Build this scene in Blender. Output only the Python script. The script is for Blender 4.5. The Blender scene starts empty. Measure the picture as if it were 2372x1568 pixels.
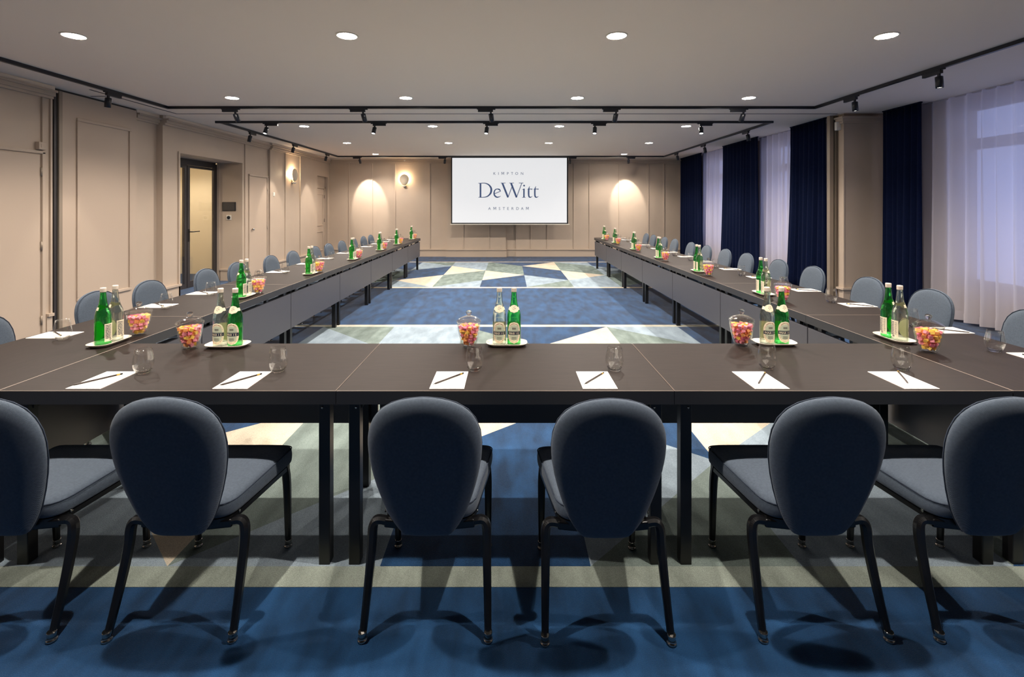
import bpy, math, random
from mathutils import Vector, Matrix
random.seed(7)
scene = bpy.context.scene
COL = scene.collection
PI = math.pi

# ------------------------------------------------------------------ camera, world, exposure
F = 1120.0            # focal length in pixels of the 2372 px wide frame
EYE = 1.5125          # camera height
cam_d = bpy.data.cameras.new('camera')
cam = bpy.data.objects.new('camera', cam_d); COL.objects.link(cam)
cam.location = (0, 0, EYE); cam.rotation_euler = (PI/2, 0, 0)
cam_d.sensor_width = 36.0; cam_d.lens = F/2372*36.0
cam_d.shift_x = (1186-1178)/2372; cam_d.shift_y = -(784-478)/2372
cam_d.clip_start = 0.05; cam_d.clip_end = 200
scene.camera = cam
scene.view_settings.view_transform = 'Standard'
scene.view_settings.look = 'None'
scene.view_settings.exposure = 0.60
scene.view_settings.gamma = 1.0
scene.view_settings.use_curve_mapping = False
scene.cycles.transparent_max_bounces = 24
world = bpy.data.worlds.new('world'); scene.world = world
world.use_nodes = True
world.node_tree.nodes['Background'].inputs[0].default_value = (0.46, 0.53, 0.95, 1)
world.node_tree.nodes['Background'].inputs[1].default_value = 1.2
DOWN_W = 130.0         # watts of one recessed downlight
SPOT_W = 40.0         # watts of one track spot
WALLSPOT_W = 95.0
SCONCE_W = 14.0
WARM = (1.0, 0.90, 0.79)

H = 2.95              # ceiling height
TT = 0.75             # table top height

# ------------------------------------------------------------------ materials
def S(r, g, b):
    def f(c):
        c /= 255.0
        return c/12.92 if c <= 0.04045 else ((c+0.055)/1.055)**2.4
    return (f(r), f(g), f(b), 1)

MATS = {}
def mat(name, col, rough=0.6, metal=0.0, emit=None, estr=0.0, spec=0.5, noise=0.0, nscale=8.0, bump=0.0, bscale=200.0, stretch=(1, 1, 1), sheen=0.0, coat=0.0):
    m = bpy.data.materials.new(name); m.use_nodes = True
    nt = m.node_tree; p = nt.nodes['Principled BSDF']
    p.inputs['Base Color'].default_value = col
    p.inputs['Roughness'].default_value = rough
    p.inputs['Metallic'].default_value = metal
    p.inputs['Specular IOR Level'].default_value = spec
    if sheen: p.inputs['Sheen Weight'].default_value = sheen
    if coat: p.inputs['Coat Weight'].default_value = coat
    if emit:
        p.inputs['Emission Color'].default_value = emit
        p.inputs['Emission Strength'].default_value = estr
    if noise or bump:
        tc = nt.nodes.new('ShaderNodeTexCoord'); mp = nt.nodes.new('ShaderNodeMapping')
        mp.inputs['Scale'].default_value = stretch
        nt.links.new(tc.outputs['Object'], mp.inputs[0])
    if noise:
        n = nt.nodes.new('ShaderNodeTexNoise'); n.inputs['Scale'].default_value = nscale; n.inputs['Detail'].default_value = 4
        nt.links.new(mp.outputs[0], n.inputs['Vector'])
        cr = nt.nodes.new('ShaderNodeMapRange'); cr.inputs[1].default_value = 0.3; cr.inputs[2].default_value = 0.7
        cr.inputs[3].default_value = 1-noise; cr.inputs[4].default_value = 1+noise
        nt.links.new(n.outputs['Fac'], cr.inputs[0])
        mx = nt.nodes.new('ShaderNodeVectorMath'); mx.operation = 'SCALE'
        mx.inputs[0].default_value = col[:3]
        nt.links.new(cr.outputs[0], mx.inputs['Scale'])
        nt.links.new(mx.outputs[0], p.inputs['Base Color'])
    if bump:
        n2 = nt.nodes.new('ShaderNodeTexNoise'); n2.inputs['Scale'].default_value = bscale; n2.inputs['Detail'].default_value = 2
        nt.links.new(mp.outputs[0], n2.inputs['Vector'])
        b = nt.nodes.new('ShaderNodeBump'); b.inputs['Strength'].default_value = bump; b.inputs['Distance'].default_value = 0.003
        nt.links.new(n2.outputs['Fac'], b.inputs['Height']); nt.links.new(b.outputs[0], p.inputs['Normal'])
    MATS[name] = m
    return m

def carpet(name, col, var=0.28, sheen=0.0):
    """cut-pile carpet: broad brushed patches, long brushed streaks and a fine speckle"""
    m = bpy.data.materials.new(name); m.use_nodes = True
    nt = m.node_tree; p = nt.nodes['Principled BSDF']; L = nt.links
    p.inputs['Roughness'].default_value = 0.95; p.inputs['Specular IOR Level'].default_value = 0.1
    p.inputs['Sheen Weight'].default_value = sheen; p.inputs['Sheen Roughness'].default_value = 0.35; p.inputs['Sheen Tint'].default_value = (.95, .88, .82, 1)   # pile tips catch light at a low angle
    g = nt.nodes.new('ShaderNodeNewGeometry')
    def noise(scale, st, det=3):
        mp = nt.nodes.new('ShaderNodeMapping'); mp.inputs['Scale'].default_value = st
        L.new(g.outputs['Position'], mp.inputs[0])
        n = nt.nodes.new('ShaderNodeTexNoise'); n.inputs['Scale'].default_value = scale; n.inputs['Detail'].default_value = det
        L.new(mp.outputs[0], n.inputs['Vector']); return n.outputs['Fac']
    def rng(s, lo, hi, a=0.3, b=0.7):
        r = nt.nodes.new('ShaderNodeMapRange'); r.inputs[1].default_value = a; r.inputs[2].default_value = b
        r.inputs[3].default_value = lo; r.inputs[4].default_value = hi; L.new(s, r.inputs[0]); return r.outputs[0]
    def mul(a, b):
        q = nt.nodes.new('ShaderNodeMath'); q.operation = 'MULTIPLY'; L.new(a, q.inputs[0]); L.new(b, q.inputs[1]); return q.outputs[0]
    v = mul(rng(noise(9, (1, .35, 1), 6), 1-var, 1+var, .36, .64), rng(noise(1.6, (1, 1, 1)), 1-var*.4, 1+var*.4))
    v = mul(v, rng(noise(420, (1, 1, 1), 1), 0.72, 1.28))
    sc = nt.nodes.new('ShaderNodeVectorMath'); sc.operation = 'SCALE'; sc.inputs[0].default_value = col[:3]
    L.new(v, sc.inputs['Scale']); L.new(sc.outputs[0], p.inputs['Base Color'])
    b = nt.nodes.new('ShaderNodeBump'); b.inputs['Strength'].default_value = 0.5; b.inputs['Distance'].default_value = 0.004
    L.new(noise(420, (1, 1, 1), 1), b.inputs['Height']); L.new(b.outputs[0], p.inputs['Normal'])
    MATS[name] = m; return m

def weave(name, col, pitch=0.0046):
    """coarse basket weave upholstery: threads alternate across and along the cloth"""
    m = bpy.data.materials.new(name); m.use_nodes = True
    nt = m.node_tree; p = nt.nodes['Principled BSDF']; L = nt.links
    p.inputs['Roughness'].default_value = 0.9; p.inputs['Specular IOR Level'].default_value = 0.15
    p.inputs['Sheen Weight'].default_value = 0.10
    tc = nt.nodes.new('ShaderNodeTexCoord'); sp = nt.nodes.new('ShaderNodeSeparateXYZ'); L.new(tc.outputs['Object'], sp.inputs[0])
    def M(op, a, b=None):
        q = nt.nodes.new('ShaderNodeMath'); q.operation = op
        for i, v in enumerate((a, b)):
            if v is None: continue
            if isinstance(v, (int, float)): q.inputs[i].default_value = v
            else: L.new(v, q.inputs[i])
        return q.outputs[0]
    k = 2*PI/pitch
    u = M('SINE', M('MULTIPLY', sp.outputs['X'], k)); v = M('SINE', M('MULTIPLY', M('ADD', sp.outputs['Y'], sp.outputs['Z']), k*1.15))
    w = M('MULTIPLY', u, v)
    n = nt.nodes.new('ShaderNodeTexNoise'); n.inputs['Scale'].default_value = 120; L.new(tc.outputs['Object'], n.inputs['Vector'])
    t = M('ADD', M('MULTIPLY', w, 0.26), M('ADD', M('MULTIPLY', n.outputs['Fac'], 0.5), 0.75))
    sc = nt.nodes.new('ShaderNodeVectorMath'); sc.operation = 'SCALE'; sc.inputs[0].default_value = col[:3]
    L.new(t, sc.inputs['Scale']); L.new(sc.outputs[0], p.inputs['Base Color'])
    b = nt.nodes.new('ShaderNodeBump'); b.inputs['Strength'].default_value = 0.35; b.inputs['Distance'].default_value = 0.001
    L.new(w, b.inputs['Height']); L.new(b.outputs[0], p.inputs['Normal'])
    MATS[name] = m; return m

def thin_glass(name, tint=(1, 1, 1, 1), gloss=1.0, refr=0.0, ior=1.45, rough=0.02, edge=0.0):
    """glass wall: Fresnel reflection over tinted see-through, optionally part refracting"""
    m = bpy.data.materials.new(name); m.use_nodes = True
    nt = m.node_tree; L = nt.links
    nt.nodes.remove(nt.nodes['Principled BSDF']); out = nt.nodes['Material Output']
    tr = nt.nodes.new('ShaderNodeBsdfTransparent'); tr.inputs[0].default_value = tint
    base = tr.outputs[0]
    if edge:     # longer path through the wall where it is seen edge-on
        lw = nt.nodes.new('ShaderNodeLayerWeight'); lw.inputs[0].default_value = 0.25
        mc = nt.nodes.new('ShaderNodeMixRGB'); mc.inputs[1].default_value = tint; mc.inputs[2].default_value = tuple(c*edge for c in tint[:3])+(1,)
        L.new(lw.outputs['Facing'], mc.inputs[0]); L.new(mc.outputs[0], tr.inputs[0])
    if refr:
        rf = nt.nodes.new('ShaderNodeBsdfRefraction'); rf.inputs['Color'].default_value = tint; rf.inputs['IOR'].default_value = 1.33
        rf.inputs['Roughness'].default_value = 0.0
        mx0 = nt.nodes.new('ShaderNodeMixShader'); mx0.inputs[0].default_value = refr
        L.new(base, mx0.inputs[1]); L.new(rf.outputs[0], mx0.inputs[2]); base = mx0.outputs[0]
    gl = nt.nodes.new('ShaderNodeBsdfGlossy'); gl.inputs['Roughness'].default_value = rough
    gl.inputs['Color'].default_value = (gloss, gloss, gloss, 1)
    fr = nt.nodes.new('ShaderNodeFresnel')
    ge = nt.nodes.new('ShaderNodeNewGeometry') # same reflectance from both faces of the wall
    inv = nt.nodes.new('ShaderNodeMath'); inv.operation = 'POWER'; inv.inputs[0].default_value = ior
    sg = nt.nodes.new('ShaderNodeMapRange'); sg.inputs[3].default_value = 1.0; sg.inputs[4].default_value = -1.0
    L.new(ge.outputs['Backfacing'], sg.inputs[0]); L.new(sg.outputs[0], inv.inputs[1]); L.new(inv.outputs[0], fr.inputs['IOR'])
    mx = nt.nodes.new('ShaderNodeMixShader')
    L.new(fr.outputs[0], mx.inputs[0]); L.new(base, mx.inputs[1]); L.new(gl.outputs[0], mx.inputs[2])
    L.new(mx.outputs[0], out.inputs[0])
    MATS[name] = m; return m

def sheer(name):
    m = bpy.data.materials.new(name); m.use_nodes = True
    nt = m.node_tree; L = nt.links
    nt.nodes.remove(nt.nodes['Principled BSDF']); out = nt.nodes['Material Output']
    d = nt.nodes.new('ShaderNodeBsdfDiffuse'); d.inputs[0].default_value = S(214, 206, 208)
    t = nt.nodes.new('ShaderNodeBsdfTranslucent'); t.inputs[0].default_value = S(222, 220, 228)
    tr = nt.nodes.new('ShaderNodeBsdfTransparent'); tr.inputs[0].default_value = (0.95, 0.95, 0.97, 1)
    a = nt.nodes.new('ShaderNodeMixShader'); a.inputs[0].default_value = 0.4
    L.new(d.outputs[0], a.inputs[1]); L.new(t.outputs[0], a.inputs[2])
    b = nt.nodes.new('ShaderNodeMixShader'); b.inputs[0].default_value = 0.13
    L.new(a.outputs[0], b.inputs[1]); L.new(tr.outputs[0], b.inputs[2])
    L.new(b.outputs[0], out.inputs[0])
    MATS[name] = m; return m

WALL = mat('taupe_wall_paint', S(186, 168, 150), 0.55, bump=0.04, bscale=260, noise=0.03, nscale=3)
CEIL = mat('ceiling_paint', S(238, 224, 210), 0.8, bump=0.03, bscale=300)
NAVY = carpet('navy_carpet', S(27, 60, 95), 0.34, 0.32)
CREAM = carpet('cream_carpet', S(190, 179, 161), 0.08)
PALE = carpet('pale_blue_carpet', S(133, 147, 158), 0.14)
SAGE = carpet('sage_carpet', S(111, 123, 119), 0.2)
BORDER = carpet('border_carpet', S(138, 146, 137), 0.22)
TOPWOOD = mat('dark_table_veneer', S(38, 30, 27), 0.55, noise=0.16, nscale=9, stretch=(1, 9, 1), spec=0.16)
TEDGE = mat('table_edge_laminate', S(45, 45, 48), 0.4)
TGLINT = mat('table_edge_glint', S(118, 102, 90), 0.45)  # tan chamfer colour paints the highlight along the table's top edge
PANEL = mat('modesty_panel_laminate', S(70, 70, 77), 0.42)
BLACKM = mat('black_powder_coat', S(20, 20, 22), 0.38)
BLACKG = mat('black_lacquer', S(13, 13, 15), 0.3, spec=0.5)
FABRIC = weave('blue_grey_upholstery', S(80, 90, 103))
PIPING = mat('chair_piping', S(44, 54, 70), 0.9)
CHROME = mat('chrome', S(190, 186, 180), 0.18, 1.0)
TRACKM = mat('track_black', S(24, 26, 34), 0.35)
LAMP = mat('downlight_glow', (1, 1, 1, 1), 0.5, emit=(1, 0.91, 0.81, 1), estr=185.0)
LENS = mat('spot_lens_glow', (1, 1, 1, 1), 0.5, emit=(1, 0.95, 0.86, 1), estr=4.0)
TRIMW = mat('downlight_trim', S(225, 216, 204), 0.5)
BULB = mat('sconce_bulb_glow', (1, 1, 1, 1), 0.5, emit=(1, 0.85, 0.6, 1), estr=14.0)
SHADE = mat('sconce_shade_enamel', S(214, 200, 178), 0.5)
WHITEP = mat('white_plastic', S(226, 222, 212), 0.4)
GREYM = mat('grey_metal_profile', S(150, 136, 120), 0.4, 0.2)
DARKGAP = mat('dark_profile', S(38, 34, 34), 0.5)
FRAME = mat('dark_door_frame', S(54, 50, 50), 0.4)
SCREEN = mat('projected_screen', S(120, 120, 122), 0.9, emit=S(238, 239, 241), estr=0.56)
SCRBLK = mat('screen_black_border', S(12, 14, 22), 0.7)
INK = mat('projected_ink', S(40, 48, 70), 0.9, emit=S(68, 86, 124), estr=0.47)
VELVET = mat('navy_velvet', S(8, 18, 46), 0.85, spec=0.08, sheen=0.03, noise=0.12, nscale=30)
SHEER = sheer('sheer_voile')
PAPER = mat('white_paper', S(246, 243, 236), 0.8)
PADBACK = mat('pad_card', S(196, 150, 142), 0.8)
PENCIL = mat('pencil_dark_paint', S(52, 40, 36), 0.35)
GOLD = mat('brass_ferrule', S(205, 170, 90), 0.3, 0.9)
ERASER = mat('pencil_eraser', S(30, 28, 30), 0.8)
PORC = mat('white_porcelain', S(238, 228, 212), 0.25, coat=0.3)
CAPM = mat('bottle_cap_metal', S(226, 212, 196), 0.35, 0.3)
LABEL = mat('label_paper', S(232, 218, 190), 0.7)
LABELIN = mat('label_sage', S(188, 194, 170), 0.7)
LABELNAVY = mat('label_navy', S(28, 36, 58), 0.6)
LABELINK = mat('label_ink', S(96, 92, 86), 0.7)
LABELRED = mat('label_rust_ink', S(150, 96, 70), 0.7)
CLEARG = thin_glass('clear_glass', (0.995, 0.995, 0.99, 1), 1.0, ior=1.5, edge=.93)
JARG = thin_glass('jar_glass', (0.993, 0.993, 0.985, 1), 1.0, ior=1.5, edge=.93)
BOTCLEAR = thin_glass('clear_bottle_glass', (0.86, 0.90, 0.84, 1), 1.0, refr=0.55)
BOTGREEN = thin_glass('green_bottle_glass', (0.25, 0.80, 0.34, 1), 1.0, refr=0.5)
PANE = thin_glass('window_pane', (0.93, 0.95, 0.96, 1), 0.9)
DOORPANE = thin_glass('door_pane', (0.86, 0.84, 0.80, 1), 0.9, ior=1.55)
CANDY = [mat('candy_pink', S(240, 146, 162), 0.55), mat('candy_yellow', S(250, 204, 92), 0.55),
         mat('candy_orange', S(250, 166, 98), 0.55), mat('candy_rose', S(228, 118, 146), 0.55)]
CORR = mat('corridor_paint', S(224, 210, 180), 0.7)
TANW = mat('warm_door_paint', S(186, 167, 149), 0.5)

# ------------------------------------------------------------------ mesh builder
class MB:
    def __init__(s): s.v = []; s.f = []; s.m = []; s.sm = []
    def face(s, idx, mi=0, smooth=False): s.f.append(tuple(idx)); s.m.append(mi); s.sm.append(smooth)
    def box(s, x0, x1, y0, y1, z0, z1, mi=0):
        b = len(s.v)
        s.v += [(x0, y0, z0), (x1, y0, z0), (x1, y1, z0), (x0, y1, z0), (x0, y0, z1), (x1, y0, z1), (x1, y1, z1), (x0, y1, z1)]
        for q in ((0, 3, 2, 1), (4, 5, 6, 7), (0, 1, 5, 4), (1, 2, 6, 5), (2, 3, 7, 6), (3, 0, 4, 7)):
            s.face([b+i for i in q], mi)
        return s
    def lathe(s, prof, n=24, mi=0, c=(0, 0, 0), axis='z', sx=1.0, sy=1.0):
        b = len(s.v); k = len(prof)
        for (r, z) in prof:
            for i in range(n):
                a = 2*PI*i/n
                x, y = r*math.cos(a)*sx, r*math.sin(a)*sy
                p = (x, y, z)
                if axis == 'y': p = (x, z, y)
                if axis == 'x': p = (z, x, y)
                s.v.append((p[0]+c[0], p[1]+c[1], p[2]+c[2]))
        for j in range(k-1):
            for i in range(n):
                i2 = (i+1) % n
                s.face((b+j*n+i, b+j*n+i2, b+(j+1)*n+i2, b+(j+1)*n+i), mi, True)
        if prof[0][0] > 1e-6: s.face([b+i for i in reversed(range(n))], mi)
        if prof[-1][0] > 1e-6: s.face([b+(k-1)*n+i for i in range(n)], mi)
        return s
    def sweep(s, pts, ws, hs=None, side=(1, 0, 0), mi=0, smooth=False, n=None, oct_=False):
        """rectangular (or n-gon) section swept along points"""
        hs = hs or ws; b = len(s.v); P = [Vector(p) for p in pts]; k = len(P); m = n or 4
        for i in range(k):
            t = (P[min(i+1, k-1)]-P[max(i-1, 0)]).normalized()
            u = Vector(side); u = (u-t*u.dot(t)).normalized(); w = t.cross(u)
            if n:
                for j in range(n):
                    a = 2*PI*j/n if not oct_ else PI/2*(j//2)+PI/4+(-.36 if j % 2 == 0 else .36); q = P[i]+u*(ws[i]/2*math.cos(a))+w*(hs[i]/2*math.sin(a)); s.v.append(tuple(q))
            else:
                for (a, c) in ((-1, -1), (1, -1), (1, 1), (-1, 1)):
                    q = P[i]+u*(a*ws[i]/2)+w*(c*hs[i]/2); s.v.append(tuple(q))
        for i in range(k-1):
            for j in range(m):
                j2 = (j+1) % m
                s.face((b+i*m+j, b+i*m+j2, b+(i+1)*m+j2, b+(i+1)*m+j), mi, smooth or (bool(n) and not oct_))
        s.face([b+j for j in reversed(range(m))], mi); s.face([b+(k-1)*m+j for j in range(m)], mi)
        return s
    def loops(s, loops, mi=0, smooth=True, cap0=True, cap1=True):
        b = len(s.v); n = len(loops[0])
        for lp in loops: s.v += [tuple(p) for p in lp]
        for j in range(len(loops)-1):
            for i in range(n):
                i2 = (i+1) % n
                s.face((b+j*n+i, b+j*n+i2, b+(j+1)*n+i2, b+(j+1)*n+i), mi, smooth)
        if cap0: s.face([b+i for i in reversed(range(n))], mi, smooth)
        if cap1: s.face([b+(len(loops)-1)*n+i for i in range(n)], mi, smooth)
        return s
    def poly(s, pts, mi=0):
        b = len(s.v); s.v += [tuple(p) for p in pts]; s.face(range(b, b+len(pts)), mi); return s
    def prism(s, pts, z0, z1, mi=0):
        b = len(s.v); n = len(pts)
        s.v += [(p[0], p[1], z0) for p in pts] + [(p[0], p[1], z1) for p in pts]
        s.face([b+i for i in reversed(range(n))], mi); s.face([b+n+i for i in range(n)], mi)
        for i in range(n):
            i2 = (i+1) % n; s.face((b+i, b+i2, b+n+i2, b+n+i), mi)
        return s
    def mesh(s, name, mats):
        me = bpy.data.meshes.new(name); me.from_pydata(s.v, [], s.f)
        for m in (mats if isinstance(mats, (list, tuple)) else [mats]): me.materials.append(m)
        for p, mi, sm in zip(me.polygons, s.m, s.sm): p.material_index = mi; p.use_smooth = sm
        me.update(); return me
    def build(s, name, mats, parent=None, loc=None, bevel=0.0):
        return link(name, s.mesh(name, mats), parent, loc, bevel)

def link(name, data, parent=None, loc=None, bevel=0.0, rotz=0.0):
    o = bpy.data.objects.new(name, data); COL.objects.link(o)
    if parent is not None: o.parent = parent
    if loc is not None: o.location = loc
    if rotz: o.rotation_euler = (0, 0, rotz)
    if bevel:
        b = o.modifiers.new('bevel', 'BEVEL'); b.width = bevel; b.segments = 2; b.limit_method = 'ANGLE'
    return o
def tag(o, label, cat, group=None):
    o['label'] = label; o['category'] = cat
    if group: o['group'] = group
    return o
def struct(o, label=None):
    o['kind'] = 'structure'
    if label: o['label'] = label
    return o
def empty(name, loc=(0, 0, 0), rotz=0.0):
    o = bpy.data.objects.new(name, None); COL.objects.link(o); o.location = loc; o.rotation_euler = (0, 0, rotz)
    o.empty_display_size = 0.1
    return o
KIDS = {}
def kids(o):
    return KIDS.setdefault(o.name, [c for c in bpy.data.objects if c.parent == o])
def copy_tree(o, parent=None):
    c = o.copy(); COL.objects.link(c); c.parent = parent
    for ch in kids(o): copy_tree(ch, c)
    return c
def wbox(name, x0, x1, y0, y1, z0, z1, m, parent=None, bevel=0.0):
    return MB().box(x0, x1, y0, y1, z0, z1).build(name, m, parent, bevel=bevel)
ORD = ['', 'first', 'second', 'third', 'fourth', 'fifth', 'sixth', 'seventh', 'eighth', 'ninth', 'tenth', 'eleventh', 'twelfth', 'thirteenth', 'fourteenth']
def spot(name, loc, target, watts, angle, blend, parent=None, size=0.04, col=WARM):
    l = bpy.data.lights.new(name, 'SPOT'); l.energy = watts; l.spot_size = math.radians(angle); l.spot_blend = blend
    l.shadow_soft_size = size; l.color = col
    o = bpy.data.objects.new(name, l); COL.objects.link(o); o.location = loc
    d = Vector(target)-Vector(loc); o.rotation_euler = d.to_track_quat('-Z', 'Y').to_euler()
    return o

# text as mesh outlines -------------------------------------------------------------
_glyph = {}
def glyph(ch):
    if ch in _glyph: return _glyph[ch]
    cu = bpy.data.curves.new('glyph', 'FONT'); cu.body = ch; cu.size = 1.0; cu.resolution_u = 3; cu.offset = 0.0
    ob = bpy.data.objects.new('glyph', cu); COL.objects.link(ob)
    dg = bpy.context.evaluated_depsgraph_get(); dg.update()
    me = bpy.data.meshes.new_from_object(ob.evaluated_get(dg))
    v = [(p.co.x, p.co.y) for p in me.vertices]; f = [tuple(p.vertices) for p in me.polygons]
    bpy.data.objects.remove(ob); bpy.data.curves.remove(cu); bpy.data.meshes.remove(me)
    x0 = min(p[0] for p in v); x1 = max(p[0] for p in v)
    cap = 0.729
    v = [((p[0]-(x0+x1)/2)/cap, p[1]/cap) for p in v]
    if ch == 'M':     # drawn from its four strokes
        v = [(-.46, 0), (-.33, 0), (-.33, 1), (-.46, 1), (.33, 0), (.46, 0), (.46, 1), (.33, 1), (-.40, 1), (-.26, 1), (.065, .18), (-.065, .18), (.26, 1), (.40, 1)]
        f = [(0, 1, 2, 3), (4, 5, 6, 7), (8, 11, 10, 9), (12, 11, 10, 13)]; x0, x1 = -.36, .36
    _glyph[ch] = (v, f, (x1-x0)/cap); return _glyph[ch]

# ================================================================== THE ROOM
WL = -5.5; YB = 14.6; YR = -6.0
# floor
fl = MB().box(-6.2, 6.3, YR-.2, YB+.2, -0.12, 0.0).build('floor', NAVY)
struct(fl, 'navy carpet with two woven bands of pale triangles')
COLX = [-3.2, -2.32, -1.433, -0.54, 0.345, 1.23, 2.12, 3.0]
MM = {'n': NAVY, 'c': CREAM, 'p': PALE, 's': SAGE}
PALEB = carpet('pale_border_carpet', S(176, 174, 160), 0.1)
def rug(off, near_m, far_m):
    A, B_, C, D, E_, G = 13.1, 12.25, 11.4, 10.65, 9.9, 9.06
    # each strip: list of (colour, [(side, depth)...]); side 0 = left column, 1 = right column
    st = [
        [('n', [(0, A), (1, A), (1, C), (0, B_)]), ('p', [(0, B_), (1, C), (0, D)]), ('s', [(0, D), (1, C), (1, E_), (0, G)]), ('n', [(0, G), (1, E_), (1, G)])],
        [('s', [(0, A), (1, A), (1, B_)]), ('p', [(0, A), (1, B_), (0, C)]), ('n', [(0, C), (1, B_), (1, D), (0, E_)]), ('c', [(0, E_), (1, D), (1, G)]), ('p', [(0, E_), (1, G), (0, G)])],
        [('p', [(0, A), (1, A), (1, C), (0, B_)]), ('c', [(0, B_), (1, C), (0, D)]), ('s', [(0, D), (1, C), (1, E_), (0, G)]), ('p', [(0, G), (1, E_), (1, G)])],
        [('n', [(0, A), (1, A), (1, B_)]), ('s', [(0, A), (1, B_), (1, D), (0, C)]), ('c', [(0, C), (1, D), (0, E_)]), ('n', [(0, E_), (1, D), (1, G), (0, G)])],
        [('n', [(0, A), (1, A), (0, B_)]), ('c', [(0, B_), (1, A), (1, C)]), ('n', [(0, B_), (1, C), (1, E_), (0, D)]), ('p', [(0, D), (1, E_), (0, G)]), ('s', [(0, G), (1, E_), (1, G)])],
        [('p', [(0, A), (1, A), (1, B_)]), ('s', [(0, A), (1, B_), (1, D), (0, C)]), ('c', [(0, C), (1, D), (0, E_)]), ('p', [(0, E_), (1, D), (1, G), (0, G)])],
        [('n', [(0, A), (1, A), (1, C), (0, B_)]), ('p', [(0, B_), (1, C), (0, D)]), ('s', [(0, D), (1, C), (1, E_), (0, G)]), ('n', [(0, G), (1, E_), (1, G)])],
    ]
    for i, strip in enumerate(st):
        for c, pts in strip:
            P = [(COLX[i+s], d+off) for s, d in pts]
            a = sum(P[k][0]*P[(k+1) % len(P)][1]-P[(k+1) % len(P)][0]*P[k][1] for k in range(len(P)))
            if a < 0: P.reverse()
            MB().prism(P, -0.004, 0.0015).build('carpet_piece', MM[c], fl)
    for d0, d1, bm in ((13.1, 13.2, far_m), (8.95, 9.06, near_m)):
        wbox('carpet_border', -3.2, 3.0, d0+off, d1+off, -0.004, 0.0017, bm, fl)
rug(0.0, CREAM, CREAM); rug(-7.03, BORDER, PALEB)  # near rug's border tones are darker, the dimmer light put into their colour

# ceiling
ce = MB().box(-6.2, 6.3, YR-.2, YB+.2, H, H+.12).build('ceiling', CEIL); struct(ce, 'plain taupe plaster ceiling')
wbox('partition_channel', -5.14, 5.1, 7.49, 7.515, H-.003, H+.02, DARKGAP, ce)
wbox('partition_channel', -5.165, -5.14, 5.95, 7.515, H-.003, H+.02, DARKGAP, ce)
wbox('partition_channel', -5.45, -5.165, 6.3, 6.32, H-.003, H+.02, DARKGAP, ce)

# left wall: stepped sections with openings for the glass door and the panelled door
W2 = -5.94
wl = MB()
wl.box(W2, -5.5, YR, 5.82, 0, H)                       # near section
wl.box(W2, -5.62, 5.82, 7.15, 0, H)                    # behind partition pocket
wl.box(W2, -5.55, 7.15, 7.62, 0, H)
wl.box(W2, -5.45, 7.62, 8.0, 0, H)
wl.box(W2, -5.45, 8.0, 9.86, 2.39, H)
wl.box(W2, -5.45, 9.86, 10.95, 0, H)
wl.box(W2, -5.40, 10.95, 13.66, 0, H)
wl.box(W2, -5.40, 13.66, 14.45, 2.38, H)
wl.box(W2, -5.40, 14.45, YB+.1, 0, H)
wl.box(W2-.05, -5.50, 13.62, 14.47, 0, 2.4)
wl = wl.build('wall_left', WALL); struct(wl, 'taupe panelled wall with doors')
def crown(parent, x, y0, y1, sgn=1):
    wbox('crown_moulding', min(x, x+sgn*.035), max(x, x+sgn*.035), y0, y1, 2.80, 2.83, WALL, parent)
    wbox('crown_moulding', min(x, x+sgn*.06), max(x, x+sgn*.06), y0, y1, 2.83, 2.875, WALL, parent)
    wbox('crown_moulding', min(x, x+sgn*.09), max(x, x+sgn*.09), y0, y1, 2.875, 2.90, WALL, parent)
    wbox('cove_strip', min(x, x+sgn*.05), max(x, x+sgn*.05), y0, y1, 2.90, 2.95, CEIL, parent)
for x, a, b in ((-5.5, YR, 5.81), (-5.55, 7.16, 7.62), (-5.45, 7.625, 10.95), (-5.40, 10.955, YB)):
    crown(wl, x, a, b)
def battens_l(x, ds, z0, z1, w=.034, t=.02):
    for d in ds: wbox('batten', x, x+t, d-w/2, d+w/2, z0, z1, WALL, wl, bevel=.003)
battens_l(-5.45, [9.99], .22, 2.80); battens_l(-5.40, [11.68, 12.52], .22, 2.80)
battens_l(-5.5, [5.70], 2.17, 2.80, .03); battens_l(-5.5, [5.80], .22, 2.80, .025)
bl = MB()
for x, a, b in ((-5.5, YR, 4.62), (-5.5, 5.74, 5.81), (-5.55, 7.16, 7.62), (-5.45, 7.62, 8.0), (-5.45, 9.86, 10.13), (-5.40, 10.97, 13.63)):
    bl.box(x, x+.02, a, b, 0, .2); bl.box(x, x+.045, a, b, .2, .235)
bl = bl.build('baseboard_left', WALL); struct(bl, 'taupe plinth with rounded cap along the wall')
# reveal mouldings of the glass door recess
wbox('reveal_trim', -5.455, -5.43, 7.965, 7.999, 0, 2.42, WALL, wl); wbox('reveal_trim', -5.455, -5.43, 9.865, 9.90, 0, 2.42, WALL, wl)
wbox('reveal_trim', -5.455, -5.43, 7.999, 9.865, 2.395, 2.42, WALL, wl)
wbox('reveal_trim', -5.93, -5.88, 9.83, 9.859, 0, 2.39, WALL, wl)
wbox('reveal_plinth', -5.86, -5.46, 9.83, 9.859, .0, .21, WALL, wl); wbox('reveal_plinth', -5.87, -5.46, 9.815, 9.859, .21, .24, WALL, wl)

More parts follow.
